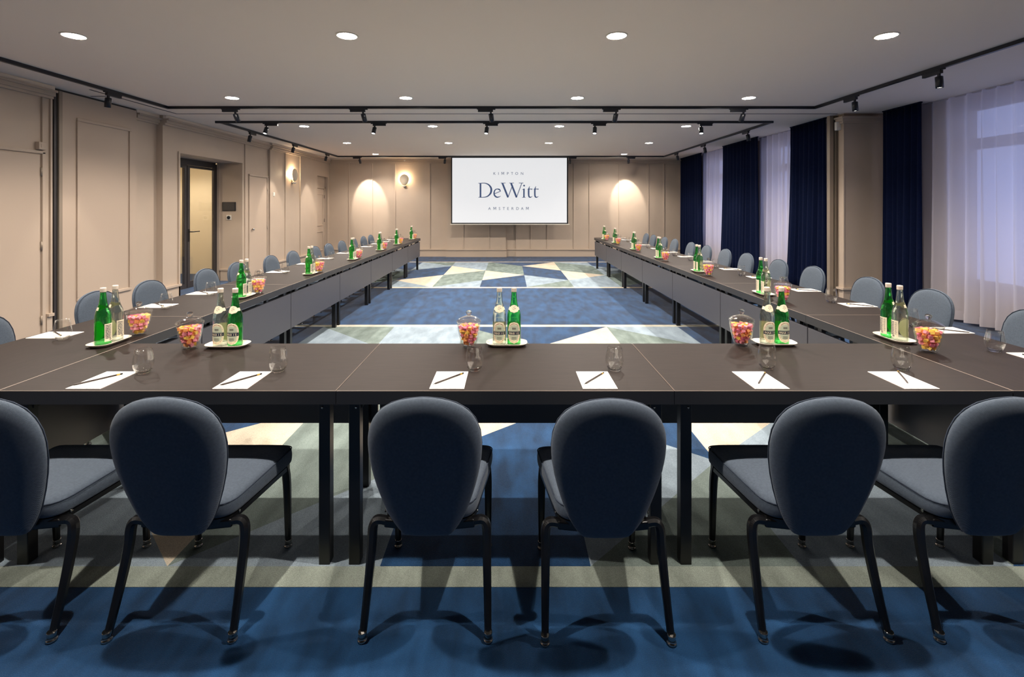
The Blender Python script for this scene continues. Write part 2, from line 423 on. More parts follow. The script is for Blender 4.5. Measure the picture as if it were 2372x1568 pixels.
# back wall
wb = MB(); wb.box(-6.0, 6.3, YB, YB+.2, 0, H); wb.box(-1.85, -.08, YB-.13, YB, 0, H); wb.box(.22, 5.6, YB-.03, YB, 0, H); wb.box(-6.0, -1.86, YB-.03, YB, 0, H)
wb = wb.build('wall_back', WALL); struct(wb, 'taupe panelled end wall behind the projection screen')
def bx(px): return (px-1178)*YB/F
for px in (810, 863, 916, 996, 1230, 1268, 1329, 1365, 1433.5, 1501, 1537):
    wbox('batten', bx(px)-.018, bx(px)+.018, YB-.052, YB-.03, .235, 2.80, WALL, wb, bevel=.004)
for px in (1074, 1133):
    wbox('batten', bx(px)-.018, bx(px)+.018, YB-.146, YB-.13, .235, 2.80, WALL, wb, bevel=.004)
for px0, px1 in ((916, 996),):
    wbox('panel_head', bx(px0), bx(px1), YB-.046, YB-.03, 2.76, 2.80, WALL, wb)
for x0, x1, y in ((-5.39, -1.86, YB-.03), (.22, 5.3, YB-.03), (-1.86, -.07, YB-.13)):
    for z0, z1, t in ((2.80, 2.83, .035), (2.83, 2.875, .06), (2.875, 2.90, .09)):
        wbox('crown_moulding', x0, x1, y-t, y, z0, z1, WALL, wb)
    wbox('cove_strip', x0, x1, y-.05, y, 2.90, 2.95, CEIL, wb)
bb = MB()
for x0, x1, y in ((-5.38, -1.87, YB-.03), (.22, 5.3, YB-.03), (-1.87, -.06, YB-.13), (-.06, .22, YB)):
    bb.box(x0, x1, y-.02, y, 0, .2); bb.box(x0, x1, y-.045, y, .2, .235)
bb = bb.build('baseboard_back', WALL); struct(bb, 'taupe plinth with rounded cap below the screen')
# unseen wall behind the camera, set far back and darkened to cut bounce
wr = MB().box(-6.2, 6.3, YR-.2, YR, 0, H).build('wall_rear', mat('rear_wall_bounce_cut', S(64, 56, 52), 0.6)); struct(wr)

# right wall with three windows, set back behind the curtains
wx = MB()
def wall_x(x0, x1, y0, y1, holes):
    ys = y0
    for (a, b, z0, z1) in holes:
        wx.box(x0, x1, ys, a, 0, H); wx.box(x0, x1, a, b, 0, z0); wx.box(x0, x1, a, b, z1, H); ys = b
    wx.box(x0, x1, ys, y1, 0, H)
wall_x(5.5, 5.75, 7.75, YB+.1, [(8.5, 10.2, .45, 2.80), (11.2, 13.2, .45, 2.80)])
wall_x(6.05, 6.3, YR, 7.55, [(3.9, 6.5, .48, 2.84)])
wx.box(5.2, 6.3, 7.5, 7.62, 0, H); wx.box(5.3, 6.3, 7.62, 7.78, 0, H)
wx = wx.build('wall_right', WALL); struct(wx, 'window wall with a pier between the curtained bays')
for z0, z1, t in ((2.80, 2.83, .03), (2.83, 2.875, .05), (2.875, 2.90, .075)):
    wbox('crown_moulding', 5.2-t, 5.72, 7.5-t, 7.5, z0, z1, WALL, wx); wbox('crown_moulding', 5.2-t, 5.2, 7.5, 7.62, z0, z1, WALL, wx)
wbox('plinth', 5.18, 6.04, 7.48, 7.5, 0, .22, WALL, wx); wbox('plinth_cap', 5.16, 6.04, 7.455, 7.5, .22, .25, WALL, wx)
wbox('plinth_cap', 5.16, 5.2, 7.5, 7.62, .22, .25, WALL, wx)
wbox('corner_bead', 5.195, 5.215, 7.494, 7.5, .25, 2.8, WALL, wx)
jam = empty('trim_1', (5.1, 7.68, 0)); struct(jam, 'pale metal receiving post of the folding partition')
MB().box(-.01, .05, -.02, .05, 0, H).box(.07, .10, -.02, .05, 0, H).build('post_profile', GREYM, jam)
MB().box(.05, .07, .01, .05, 0, H).build('post_groove', DARKGAP, jam)
MB().box(.10, .20, .0, .07, 0, H).build('post_return', WALL, jam)
def window(n, x, y0, y1, z0, z1, trans, mull):
    w = empty('window_%d' % n, (x, (y0+y1)/2, z0)); struct(w, 'tall window with a transom behind a sheer curtain')
    L = (y1-y0)/2; h = z1-z0
    MB().box(-.03, .03, -L, -L+.07, 0, h).box(-.03, .03, L-.07, L, 0, h).box(-.03, .03, -L, L, 0, .07).box(-.03, .03, -L, L, h-.07, h).build('window_frame', WALL, w)
    MB().box(-.03, .03, -L+.07, L-.07, trans-z0-.07, trans-z0+.07).build('transom', WALL, w)
    for m in mull: MB().box(-.025, .025, m-.04, m+.04, .07, h-.07).build('mullion', WALL, w)
    e = [-L+.07]+[m for m in mull]+[L-.07]
    for a, b in zip(e[:-1], e[1:]):
        MB().box(-.004, .004, a, b, .07, trans-z0-.07).build('pane', PANE, w)
        MB().box(-.004, .004, a, b, trans-z0+.07, h-.07).build('pane', PANE, w)
    MB().box(-.14, -.03, -L-.05, L+.05, -.05, 0).build('window_sill', WALL, w)
window(1, 6.17, 3.9, 6.5, .48, 2.84, 2.33, [-.1]); window(2, 5.62, 8.5, 10.2, .45, 2.80, 2.3, [0]); window(3, 5.62, 11.2, 13.2, .45, 2.80, 2.3, [0])

# doors -------------------------------------------------------------------------
d1 = empty('door_1', (-5.5, 5.18, 0)); struct(d1, 'flush taupe door with three hinges beside the folding partition')
MB().box(0, .012, -.5, .48, .005, 2.11).build('leaf', TANW, d1, bevel=.003)
MB().box(0, .022, .505, .545, 0, 2.15).box(0, .022, -.565, -.525, 0, 2.15).box(0, .022, -.565, .545, 2.13, 2.165).build('architrave', WALL, d1, bevel=.004)
for z in (.18, 1.05, 1.92):
    MB().lathe([(.009, z-.05), (.009, z+.05)], 8, c=(.02, .492, 0)).build('hinge', GREYM, d1)
d2 = empty('door_2', (-5.94, 8.93, 0)); struct(d2, 'dark framed glass door in a deep recess')
MB().box(-.05, .012, -.93, -.87, 0, 2.36).box(-.05, .012, .86, .93, 0, 2.36).box(-.05, .012, -.87, .86, 2.28, 2.39).build('door_frame', FRAME, d2)
MB().box(-.04, .004, -.075, -.008, 0, 2.28).box(-.04, .004, -.87, -.82, 0, 2.28).box(-.04, .004, -.82, -.075, 0, .09).box(-.04, .004, -.82, -.075, 2.22, 2.28).build('fixed_light_frame', FRAME, d2)
lf = MB().box(-.03, .01, .0, .07, .01, 2.275).box(-.03, .01, .80, .855, .01, 2.275).box(-.03, .01, .07, .80, .01, .12).box(-.03, .01, .07, .80, 2.23, 2.275).build('door_leaf_frame', FRAME, d2)
MB().box(-.006, .006, -.82, -.075, .09, 2.22).build('pane', DOORPANE, d2); MB().box(-.006, .006, .07, .80, .12, 2.23).build('pane', DOORPANE, d2)
MB().sweep([(.01, .04, 1.04), (.075, .04, 1.04)], [.02, .02], side=(0, 0, 1), n=8).sweep([(.075, .035, 1.04), (.075, .25, 1.04)], [.018, .018], side=(0, 0, 1), n=8).box(.01, .018, .02, .06, .86, 1.09).build('lever_handle', BLACKM, d2)
d3 = empty('door_3', (-5.45, 10.55, 0)); struct(d3, 'narrow flush taupe service door with a small knob')
MB().box(0, .012, -.37, .33, .005, 2.14).build('leaf', TANW, d3, bevel=.003)
MB().box(0, .022, .345, .385, 0, 2.18).box(0, .022, -.42, -.385, 0, 2.18).box(0, .022, -.42, .385, 2.155, 2.195).build('architrave', WALL, d3, bevel=.004)
MB().lathe([(.0, .065), (.02, .06), (.026, .045), (.02, .03), (.01, .024), (.01, .01)], 12, axis='x').build('knob', CHROME, d3, loc=(0, -.30, 1.03))
for z in (.2, 1.05, 1.9): MB().lathe([(.009, z-.05), (.009, z+.05)], 8, c=(.02, .337, 0)).build('hinge', GREYM, d3)
d4 = empty('door_4', (-5.50, 13.99, 0)); struct(d4, 'taupe panelled door recessed beside the corner')
MB().box(0, .03, -.33, .33, .005, 2.02).build('leaf', TANW, d4)
def mould(mb, x, y0, y1, z0, z1, w=.03, t=.018):
    mb.box(x, x+t, y0, y1, z0, z0+w); mb.box(x, x+t, y0, y1, z1-w, z1); mb.box(x, x+t, y0, y0+w, z0+w, z1-w); mb.box(x, x+t, y1-w, y1, z0+w, z1-w)
mm_ = MB(); mould(mm_, .03, -.24, .24, .95, 1.88); mm_.build('door_panel_moulding', WALL, d4, bevel=.004)
mm_ = MB(); mould(mm_, .03, -.24, .24, .22, .80); mm_.build('door_panel_moulding', WALL, d4, bevel=.004)
MB().box(0, .045, -.40, -.345, 0, 2.08).box(0, .045, .345, .40, 0, 2.08).box(0, .045, -.40, .40, 2.035, 2.09).build('architrave', WALL, d4)
for z in (.3, 1.1, 1.8): MB().lathe([(.008, z-.05), (.008, z+.05)], 8, c=(.04, .338, 0)).build('hinge', DARKGAP, d4)
# corridor behind the glass door
co = MB().box(-7.9, -7.75, 7.2, 11.0, 0, 2.7).box(-7.75, W2, 7.2, 7.35, 0, 2.7).box(-7.75, W2, 10.85, 11.0, 0, 2.7).box(-7.9, W2, 7.2, 11.0, 2.6, 2.75)
co = co.build('wall_corridor', CORR); struct(co, 'cream corridor wall seen through the glass door')
cf = MB().box(-7.9, -6.2, 7.2, 11.0, -.1, 0).build('floor_corridor', NAVY); struct(cf)
MB().box(-7.75, -7.73, 7.35, 10.85, 0, .2).build('corridor_plinth', CORR, co)
for yy in (8.4, 9.9):
    cl_ = empty('recessed_downlight', (-6.9, yy, 2.6))
    tag(cl_, 'round recessed downlight in the corridor ceiling behind the glass door', 'downlight', 'corridor downlights')
    MB().lathe([(0, -.006), (.07, -.006), (.07, .0)], 20).build('diffuser', LAMP, cl_)
    spot('corridor_lamp', (-6.9, yy, 2.57), (-6.9, yy, 0), 62, 140, .6)

# folding partition stacked against the left wall
fp = empty('folding_partition', (-5.5, 6.55, 0))
tag(fp, 'taupe folding partition leaf with raised rectangular moulding against the door wall', 'partition')
MB().box(-.10, .0, -.60, .60, .012, 2.925).build('leaf', TANW, fp)
pm = MB(); mould(pm, .0, -.40, .49, .30, 2.64, .04, .02); pm.build('raised_moulding', TANW, fp, bevel=.006)
MB().box(-.10, .012, -.645, -.60, .012, 2.925).build('edge_profile', GREYM, fp)
MB().box(-.10, -.01, -.675, -.645, .012, 2.925).build('seal', DARKGAP, fp)
MB().box(-.10, .005, -.705, -.675, .012, 2.925).build('edge_profile', FRAME, fp)
MB().box(-.09, -.01, -.715, .60, 2.925, 2.948).build('top_seal', DARKGAP, fp)

# ================================================================== CEILING LIGHTS AND TRACKS
XL = [-3.66, -1.36, .91, 3.18]
k = 0
def downlight(x, y, label):
    t = empty('recessed_downlight', (x, y, H)); tag(t, label, 'downlight', 'recessed ceiling downlights')
    link('diffuser', DL_DISC, t); link('trim_ring', DL_RING, t)
    spot('downlight_lamp', (x, y, H-.015), (x, y, 0), DOWN_W, 142, .5, size=.025)
DL_DISC = MB().lathe([(0, -.004), (.078, -.004), (.078, .0)], 28).mesh('diffuser', LAMP)
DL_RING = MB().lathe([(.078, -.001), (.08, -.007), (.092, -.005), (.094, .0)], 28).mesh('trim_ring', TRIMW)
ROWS = [(13.3, (0, 3)), (10.95, (0, 1, 2, 3)), (8.66, (0, 1, 2, 3)), (6.4, (0, 1, 2, 3)), (4.07, (0, 1, 2, 3)), (1.75, (0, 1, 2, 3))]
for r, (y, ii) in enumerate(ROWS, 1):
    for i in ii:
        downlight(XL[i], y, 'round recessed ceiling downlight, %s row from the screen, %s from the curtains' % (ORD[r], ORD[4-i]))

TS = .036
def trk(pts_boxes, label):
    t = empty('lighting_track', pts_boxes[0][0]); tag(t, label, 'light track')
    ox, oy, oz = t.location
    for (a, b) in [(pts_boxes[i], pts_boxes[i+1]) for i in range(len(pts_boxes)-1)]:
        x0, x1 = sorted((a[0], b[0])); y0, y1 = sorted((a[1], b[1]))
        wbox('track_rail', x0-TS/2-ox, x1+TS/2-ox, y0-TS/2-oy, y1+TS/2-oy, -TS, 0, TRACKM, t)
    return t
def loop_rails(segs, label):
    t = empty('lighting_track', (segs[0][0], segs[0][2], H)); tag(t, label, 'light track')
    ox, oy = segs[0][0], segs[0][2]
    for (x0, x1, y0, y1) in segs:
        wbox('track_rail', x0-ox, x1-ox, y0-oy, y1-oy, -TS, 0, TRACKM, t)
h = TS/2
loop_rails([(-4.90-h, 4.405+h, 6.95-h, 6.95+h), (-4.90-h, -4.90+h, 1.5, 6.95-h), (4.405-h, 4.405+h, 1.5, 6.95-h)], 'black ceiling lighting track around the bay away from the screen')
loop_rails([(-4.92-h, 4.44+h, 8.15-h, 8.15+h), (-4.86-h, -4.86+h, 8.15+h, 13.76-h), (4.43-h, 4.43+h, 8.15+h, 13.76-h), (-4.86-h, 4.43+h, 13.76-h, 13.76+h)], 'black rectangular ceiling lighting track around the bay nearest the screen')

TB_BOX = MB().box(-.03, .185, -.0165, .0165, -.045, 0).mesh('adapter_box', TRACKM)
TB_CLIP = MB().box(-.065, -.03, -.012, .012, -.014, 0).mesh('adapter_clip', TRACKM)
TB_CLIP2 = MB().box(.185, .2, -.012, .012, -.01, 0).mesh('adapter_clip', TRACKM)
TB_STEM = MB().box(-.012, .012, -.008, .008, -.07, -.045).mesh('swivel_stem', TRACKM)
TB_HEAD = MB().lathe([(0, -.100), (.030, -.100), (.030, -.115), (.034, -.115), (.034, .0), (.02, .006), (0, .006)], 18).mesh('lamp_head', TRACKM)
TB_LENS = MB().lathe([(0, -.110), (.0295, -.109)], 18).mesh('lens', LENS)
def track_spot(x, y, rotz, aim, label, watts, angle, blend=.4, flip=False):
    """spotlight hanging from the rail; aim = world point"""
    t = empty('track_spotlight', (x, y, H-TS), rotz); tag(t, label, 'spotlight', 'track spotlights')
    link('adapter_box', TB_BOX, t); link('adapter_clip', TB_CLIP, t); link('adapter_clip', TB_CLIP2, t); link('swivel_stem', TB_STEM, t)
    hd = link('lamp_head', TB_HEAD, t, (0, 0, -.075))
    p = Vector((x, y, H-TS-.075)); d = (Vector(aim)-p).normalized()
    q = d.to_track_quat('-Z', 'Y').to_matrix()
    hd.rotation_euler = (Matrix.Rotation(-rotz, 3, 'Z') @ q).to_euler()
    link('lens', TB_LENS, hd)
    spot('track_lamp', p+d*.118, aim, watts, angle, blend, size=.025)
def tx(px, d): return (px-1178)*d/F
# rail 1, crossbar (between the two bays) aimed at the tables of the near bay
for i, px in enumerate((545, 841, 1137, 1427, 1722)):
    x = tx(px, 6.95); track_spot(x, 6.95, PI, (x+(.35 if px < 1178 else -.3), 8.2, 0.4), 'black spotlight on the rail beside the partition channel, %s from the curtains' % ORD[5-i], SPOT_W*.35, 50)
for i, px in enumerate((618, 868, 1128, 1378, 1624)):
    x = tx(px, 8.15); track_spot(x, 8.15, 0, (x-.3, 7.2, 0.3), 'black spotlight on the screen-bay rail farthest from the screen, %s from the curtains' % ORD[5-i], SPOT_W*.8, 50)
def side_d(px, X): return F*X/(px-1178)
for i, (px, X) in enumerate(((251, -4.9),)):
    d = side_d(px, X); track_spot(X, d, PI/2, (-5.25, d+.1, 0), 'black track spotlight in front of the folding partition leaf', SPOT_W*.8, 46)
for i, px in enumerate((1980, 2175)):
    d = side_d(px, 4.405); track_spot(4.405, d, PI/2, (4.6, d, 0), 'black track spotlight by the window curtains, %s from the partition post' % ORD[i+1], SPOT_W*.7, 46)
for i, px in enumerate((580, 680, 756)):
    d = side_d(px, -4.86); track_spot(-4.86, d, PI/2, (-5.4, d+.1, .9), 'black spotlight on the door-side rail of the screen bay, %s from the screen' % ORD[3-i], SPOT_W*.8, 50)
for i, px in enumerate((1732, 1632, 1569)):
    d = side_d(px, 4.43); track_spot(4.43, d, PI/2, (4.9, d, .2), 'black spotlight on the curtain-side rail of the screen bay, %s from the screen' % ORD[3-i], SPOT_W*.8, 50)
track_spot(tx(833, 13.76), 13.76, PI, (-4.19, 14.6, 1.75), 'black track spotlight lighting the end wall near the door-side corner', WALLSPOT_W, 47, .3)
track_spot(tx(1456, 13.76), 13.76, 0, (3.55, 14.6, 1.75), 'black track spotlight lighting the end wall near the curtain-side corner', WALLSPOT_W, 47, .3)
track_spot(tx(1031, 13.76), 13.76, PI, (-2.1, 14.5, 1.6), 'black track spotlight at the door-side edge of the screen', 2, 60)
track_spot(tx(1320, 13.76), 13.76, 0, (2.0, 14.5, 1.6), 'black track spotlight at the curtain-side edge of the screen', 2, 60)

# wall sconces
def sconce(loc, rotz, label):
    t = empty('wall_sconce', loc, rotz); tag(t, label, 'wall lamp', 'egg-shaped wall sconces')   # local -y points into the room
    n = 28; lo = []
    for (s, y) in ((.02, -.118), (.35, -.116), (.65, -.108), (.85, -.096), (.96, -.082), (1.0, -.068), (.97, -.066), (.8, -.084), (.4, -.10), (.02, -.104)):
        ring = []
        for i in range(n):
            a = 2*PI*i/n; x = math.sin(a); z = math.cos(a)
            w = 1.0-.18*max(0, -z)-.0*z
            ring.append((.14*s*x*w, y, .02+s*(.155*z if z > 0 else .175*z)))
        lo.append(ring)
    MB().loops(lo).build('shade', SHADE, t)
    MB().lathe([(0, -.21), (.03, -.205), (.05, -.19), (.058, -.165), (.052, -.165), (.03, -.185), (0, -.19)], 20, c=(0, -.055, 0)).build('bulb_cup', WHITEP, t)
    MB().lathe([(0, -.0), (.045, -.0), (.05, -.012), (.03, -.03), (.012, -.05), (.012, -.07)], 20, c=(0, 0, -.10), axis='y').build('wall_plate', WHITEP, t)
    MB().lathe([(0, -.05), (.03, -.045), (.04, -.015), (.03, .02), (0, .028)], 16, c=(0, -.05, -.0)).build('bulb', BULB, t)
    MB().sweep([(0, -.055, -.19), (0, -.05, -.05)], [.012, .012], n=8).build('stem', WHITEP, t)
    l = bpy.data.lights.new('sconce_lamp', 'POINT'); l.energy = SCONCE_W; l.color = (1, .78, .5); l.shadow_soft_size = .04
    lo_ = bpy.data.objects.new('sconce_lamp', l); COL.objects.link(lo_)
    lo_.location = Vector(loc)+Matrix.Rotation(rotz, 3, 'Z') @ Vector((0, -.055, .045))
sconce((bx(938), YB-.03, 2.30), 0, 'glowing egg-shaped sconce on the end wall beside the screen')
sconce((-5.40, 12.05, 2.28), PI/2, 'glowing egg-shaped sconce on the door wall beside the panelled door')

# projection screen
SD = 13.87; u = SD/F
sc_x0, sc_x1 = (1045-1178)*u, (1316-1178)*u
def sz(py): return EYE+(478-py)*u
ps = empty('projection_screen', ((sc_x0+sc_x1)/2, SD, sz(519)))
tag(ps, 'pull-down projection screen showing blue lettering on white', 'screen')
ox, oz = ps.location.x, ps.location.z
def sbox(name, px0, px1, py0, py1, y0, y1, m):
    return wbox(name, (px0-1178)*u-ox, (px1-1178)*u-ox, y0, y1, sz(py1)-oz, sz(py0)-oz, m, ps)
sbox('black_border', 1045, 1316, 362.2, 519, .0, .004, SCRBLK)
surf = sbox('screen_surface', 1047.6, 1313, 365.8, 516, -.002, .0, SCREEN)
sbox('bottom_bar', 1043, 1319, 518.6, 520.3, -.012, .012, WHITEP)
sbox('screen_case', 1043, 1318, 358.4, 362.2, -.0, .07, SCRBLK)
U = u/8.1793
def cp(x, y): return ((1040+x/8.1793-1178)*u-ox, sz(355+y/8.1793)-oz)
def stroke(mb, pts, ws):
    P = [Vector((p[0], p[1])) for p in pts]; lft = []; rgt = []
    for i in range(len(P)):
        t = (P[min(i+1, len(P)-1)]-P[max(i-1, 0)]).normalized(); nn = Vector((-t.y, t.x))
        lft.append(P[i]+nn*ws[i]/2); rgt.append(P[i]-nn*ws[i]/2)
    b = len(mb.v)
    for a, c in zip(lft, rgt):
        for q in (a, c):
            X, Z = cp(q.x, q.y); mb.v.append((X, -.0032, Z))
    for i in range(len(P)-1): mb.face((b+2*i, b+2*i+1, b+2*i+3, b+2*i+2))
def spl(pts, n=6):
    out = []; Q = [pts[0]]+list(pts)+[pts[-1]]
    for i in range(1, len(Q)-2):
        for j in range(n):
            t = j/n; r = []
            for c in range(len(pts[0])):
                a, b, cc, d = Q[i-1][c], Q[i][c], Q[i+1][c], Q[i+2][c]
                r.append(.5*((2*b)+(-a+cc)*t+(2*a-5*b+4*cc-d)*t*t+(-a+3*b-3*cc+d)*t**3))
            out.append(tuple(r))
    out.append(tuple(pts[-1])); return out
def sstroke(mb, pw):
    q = spl(pw); stroke(mb, [(p[0], p[1]) for p in q], [max(2, p[2]) for p in q])
lt = MB()
# D
stroke(lt, [(597, 572), (597, 832)], [32, 32])
stroke(lt, [(557, 568), (600, 570)], [8, 14]); stroke(lt, [(557, 835), (600, 833)], [8, 14])
sstroke(lt, [(590, 569, 12), (680, 567, 15), (750, 595, 24), (794, 650, 33), (801, 705, 36), (786, 760, 32), (735, 812, 22), (670, 833, 14), (590, 834, 12)])
# e
stroke(lt, [(862, 768), (983, 716)], [12, 12])
sstroke(lt, [(978, 718, 8), (955, 688, 26), (912, 676, 15), (872, 698, 20), (855, 750, 26), (866, 800, 28), (905, 831, 24), (950, 826, 15), (983, 809, 5)])
# W
for (a, b, w) in (((1012, 566), (1119, 836), 34), ((1117, 838), (1203, 610), 13), ((1176, 566), (1281, 836), 34), ((1279, 838), (1380, 566), 13)):
    stroke(lt, [a, b], [w, w])
for x0, x1 in ((982, 1072), (1142, 1230), (1325, 1410)): stroke(lt, [(x0, 562), ((x0+x1)/2, 566), (x1, 562)], [10, 11, 10])
# i, t, t
stroke(lt, [(1421, 672), (1420, 836)], [28, 28]); stroke(lt, [(1385, 836), (1452, 836)], [9, 9]); stroke(lt, [(1388, 692), (1432, 674)], [6, 16])
b0 = len(lt.v)
for i in range(16):
    X, Z = cp(1423+17*math.cos(2*PI*i/16), 613-17*math.sin(2*PI*i/16)); lt.v.append((X, -.0032, Z))
lt.face(range(b0, b0+16))
for o_ in (0, 117):
    sstroke(lt, [(1530+o_, 624, 5), (1515+o_, 665, 20), (1510+o_, 700, 29), (1510+o_, 780, 29), (1518+o_, 822, 27), (1545+o_, 834, 18), (1580+o_, 814, 5)])
    stroke(lt, [(1480+o_, 684), (1510+o_, 678), (1580+o_, 676)], [4, 14, 12]); stroke(lt, [(1580+o_, 672), (1562+o_, 698)], [10, 4])
lt.build('lettering', INK, ps)
def word(chars, xs, ytop, ybot):
    w = MB(); hgt = ybot-ytop
    for ch, x in zip(chars, xs):
        gv, gf, gw = glyph(ch); b = len(w.v)
        for (a, c) in gv:
            X, Z = cp(x+a*hgt, ybot-c*hgt); w.v.append((X, -.0032, Z))
        for f in gf: w.face([b+i for i in f])
    w.build('lettering', INK, ps)
word('KIMPTON', (865, 938, 1020, 1115, 1195, 1283, 1385), 355, 408)
word('AMSTERDAM', (768, 868, 958, 1040, 1120, 1207, 1300, 1388, 1485), 1018, 1072)

# small wall devices
def device(name, label, cat, loc, size, m, parts=()):
    t = empty(name, loc); tag(t, label, cat)
    x, y, z = size; MB().box(-x/2, x/2, -y/2, y/2, -z/2, z/2).build('housing', m, t, bevel=.004)
    return t
pn = device('control_screen', 'small black touch panel on the side of the glass door recess', 'control panel', (-5.695, 9.852, 1.51), (.27, .016, .18), SCRBLK)
MB().box(-.122, .122, -.010, -.008, -.078, .078).build('display', mat('display_glass', S(52, 54, 60), 0.15), pn)
th = device('thermostat', 'white square thermostat with black dial below the touch panel', 'thermostat', (-5.70, 9.854, 1.285), (.10, .012, .10), WHITEP)
MB().lathe([(.0, -.02), (.028, -.02), (.034, -.014), (.034, -.006)], 20, axis='y').build('dial', SCRBLK, th)
sw = device('light_switch', 'white wall switch beside the narrow service door', 'switch', (-5.394, 11.12, 1.79), (.012, .08, .09), WHITEP)
MB().box(.006, .012, -.025, .025, -.03, .03).build('rocker', WHITEP, sw)
ds = device('door_contact_box', 'small taupe box above the flush door corner', 'sensor', (-5.475, 5.66, 2.22), (.05, .09, .09), TANW)
MB().box(.025, .028, -.02, .02, -.02, .02).build('cover_plate', WALL, ds)
ms = device('motion_sensor', 'white motion sensor high on the partition post', 'sensor', (5.165, 7.585, 2.77), (.07, .05, .13), WHITEP)
MB().box(-.02, .02, -.031, -.025, -.02, .03).build('sensor_lens', PORC, ms)
cs = device('ceiling_sensor', 'tiny white sensor on the end wall cornice above the sconce', 'sensor', (bx(939.5), YB-.13, 2.885), (.05, .02, .05), WHITEP)
MB().box(-.012, .012, -.014, -.010, -.012, .012).build('sensor_lens', PORC, cs)

# ================================================================== CURTAINS
def curtain(name, X, d0, d1, folds, amp, m, label, cat, group, z0=.04, z1=2.945, flare0=0.0, flare1=0.0, seed=1, thick=.004):
    rnd = random.Random(seed); n = folds*10; rows = 14
    t = empty(name, (X, (d0+d1)/2, 0)); tag(t, label, cat, group)
    ph = [rnd.uniform(.7, 1.3) for _ in range(folds+2)]
    cum = [0]
    for p in ph[:folds]: cum.append(cum[-1]+p)
    T = cum[-1]; v = []; f = []
    am = [rnd.uniform(.6, 1.25) for _ in range(folds+1)]; lean = [rnd.uniform(-.02, .02) for _ in range(folds+1)]
    for r in range(rows+1):
        fz = r/rows; z = z0+(z1-z0)*fz; k = 1-fz
        for i in range(n+1):
            a = i/n*folds; j = min(int(a), folds-1); fr = a-j
            s = (cum[j]+fr*(cum[j+1]-cum[j]))/T
            A = (am[j]*(1-fr)+am[j+1]*fr)*amp*(.6+.5*k)
            x = -A*math.sin(2*PI*fr)+.015*math.sin(s*9+k*2)*k
            y = d0+(d1-d0)*s+lean[j]*k*math.sin(PI*fr)+.12*amp*math.sin(4*PI*fr)
            y += -flare0*k*k*(1-s)+flare1*k*k*s
            v.append((x, y-(d0+d1)/2, z))
    w = n+1
    for r in range(rows):
        for i in range(n): f.append((r*w+i, r*w+i+1, (r+1)*w+i+1, (r+1)*w+i))
    me = bpy.data.meshes.new('cloth'); me.from_pydata(v, [], f); me.materials.append(m)
    for p in me.polygons: p.use_smooth = True
    c = link('cloth', me, t)
    if cat == 'sheer curtain':
        k2 = 2*w; hm = bpy.data.meshes.new('hem'); hm.from_pydata([(p[0]-.006, p[1], z0-.001+(p[2]-z0)*.55) for p in v[:k2]], [], [q for q in f if max(q) < k2]); hm.materials.append(m)
        for p in hm.polygons: p.use_smooth = True
        link('hem', hm, t)
    if thick:
        so = c.modifiers.new('solid', 'SOLIDIFY'); so.thickness = thick
    MB().box(-.015, .015, d0-(d0+d1)/2, d1-(d0+d1)/2, z1-.012, z1+.004).build('heading_tape', m, t)
    return t
def navyc(d0, d1, X, label, seed, f0=0, f1=0, folds=9): curtain('velvet_drape', X, d0, d1, folds, .045, VELVET, label, 'curtain', 'navy velvet drapes', flare0=f0, flare1=f1, seed=seed)
def sheerc(d0, d1, X, label, seed, folds=9): curtain('sheer_curtain', X, d0, d1, folds, .07, SHEER, label, 'sheer curtain', 'white sheer curtains', seed=seed, thick=0)
navyc(12.93, 14.50, 5.16, 'navy velvet drape in the corner by the screen wall', 1, .10)
navyc(9.93, 11.55, 5.12, 'navy velvet drape hanging between two sheer curtains', 2, .05, .12, 10)
navyc(7.80, 8.78, 5.12, 'navy velvet drape beside the pale partition post', 3, .0, .12, 8)
navyc(6.62, 7.30, 5.655, 'narrow navy velvet drape beside the blue-grey pier', 4, .0, .0, 6)
sheerc(11.2, 13.2, 5.30, 'white sheer curtain next to the drape in the corner by the screen wall', 5, 10)
sheerc(8.4, 10.2, 5.30, 'white sheer curtain between the partition post drape and the middle drape', 6, 9)
sheerc(3.6, 6.95, 5.84, 'wide white sheer curtain past the blue-grey pier', 7, 16)

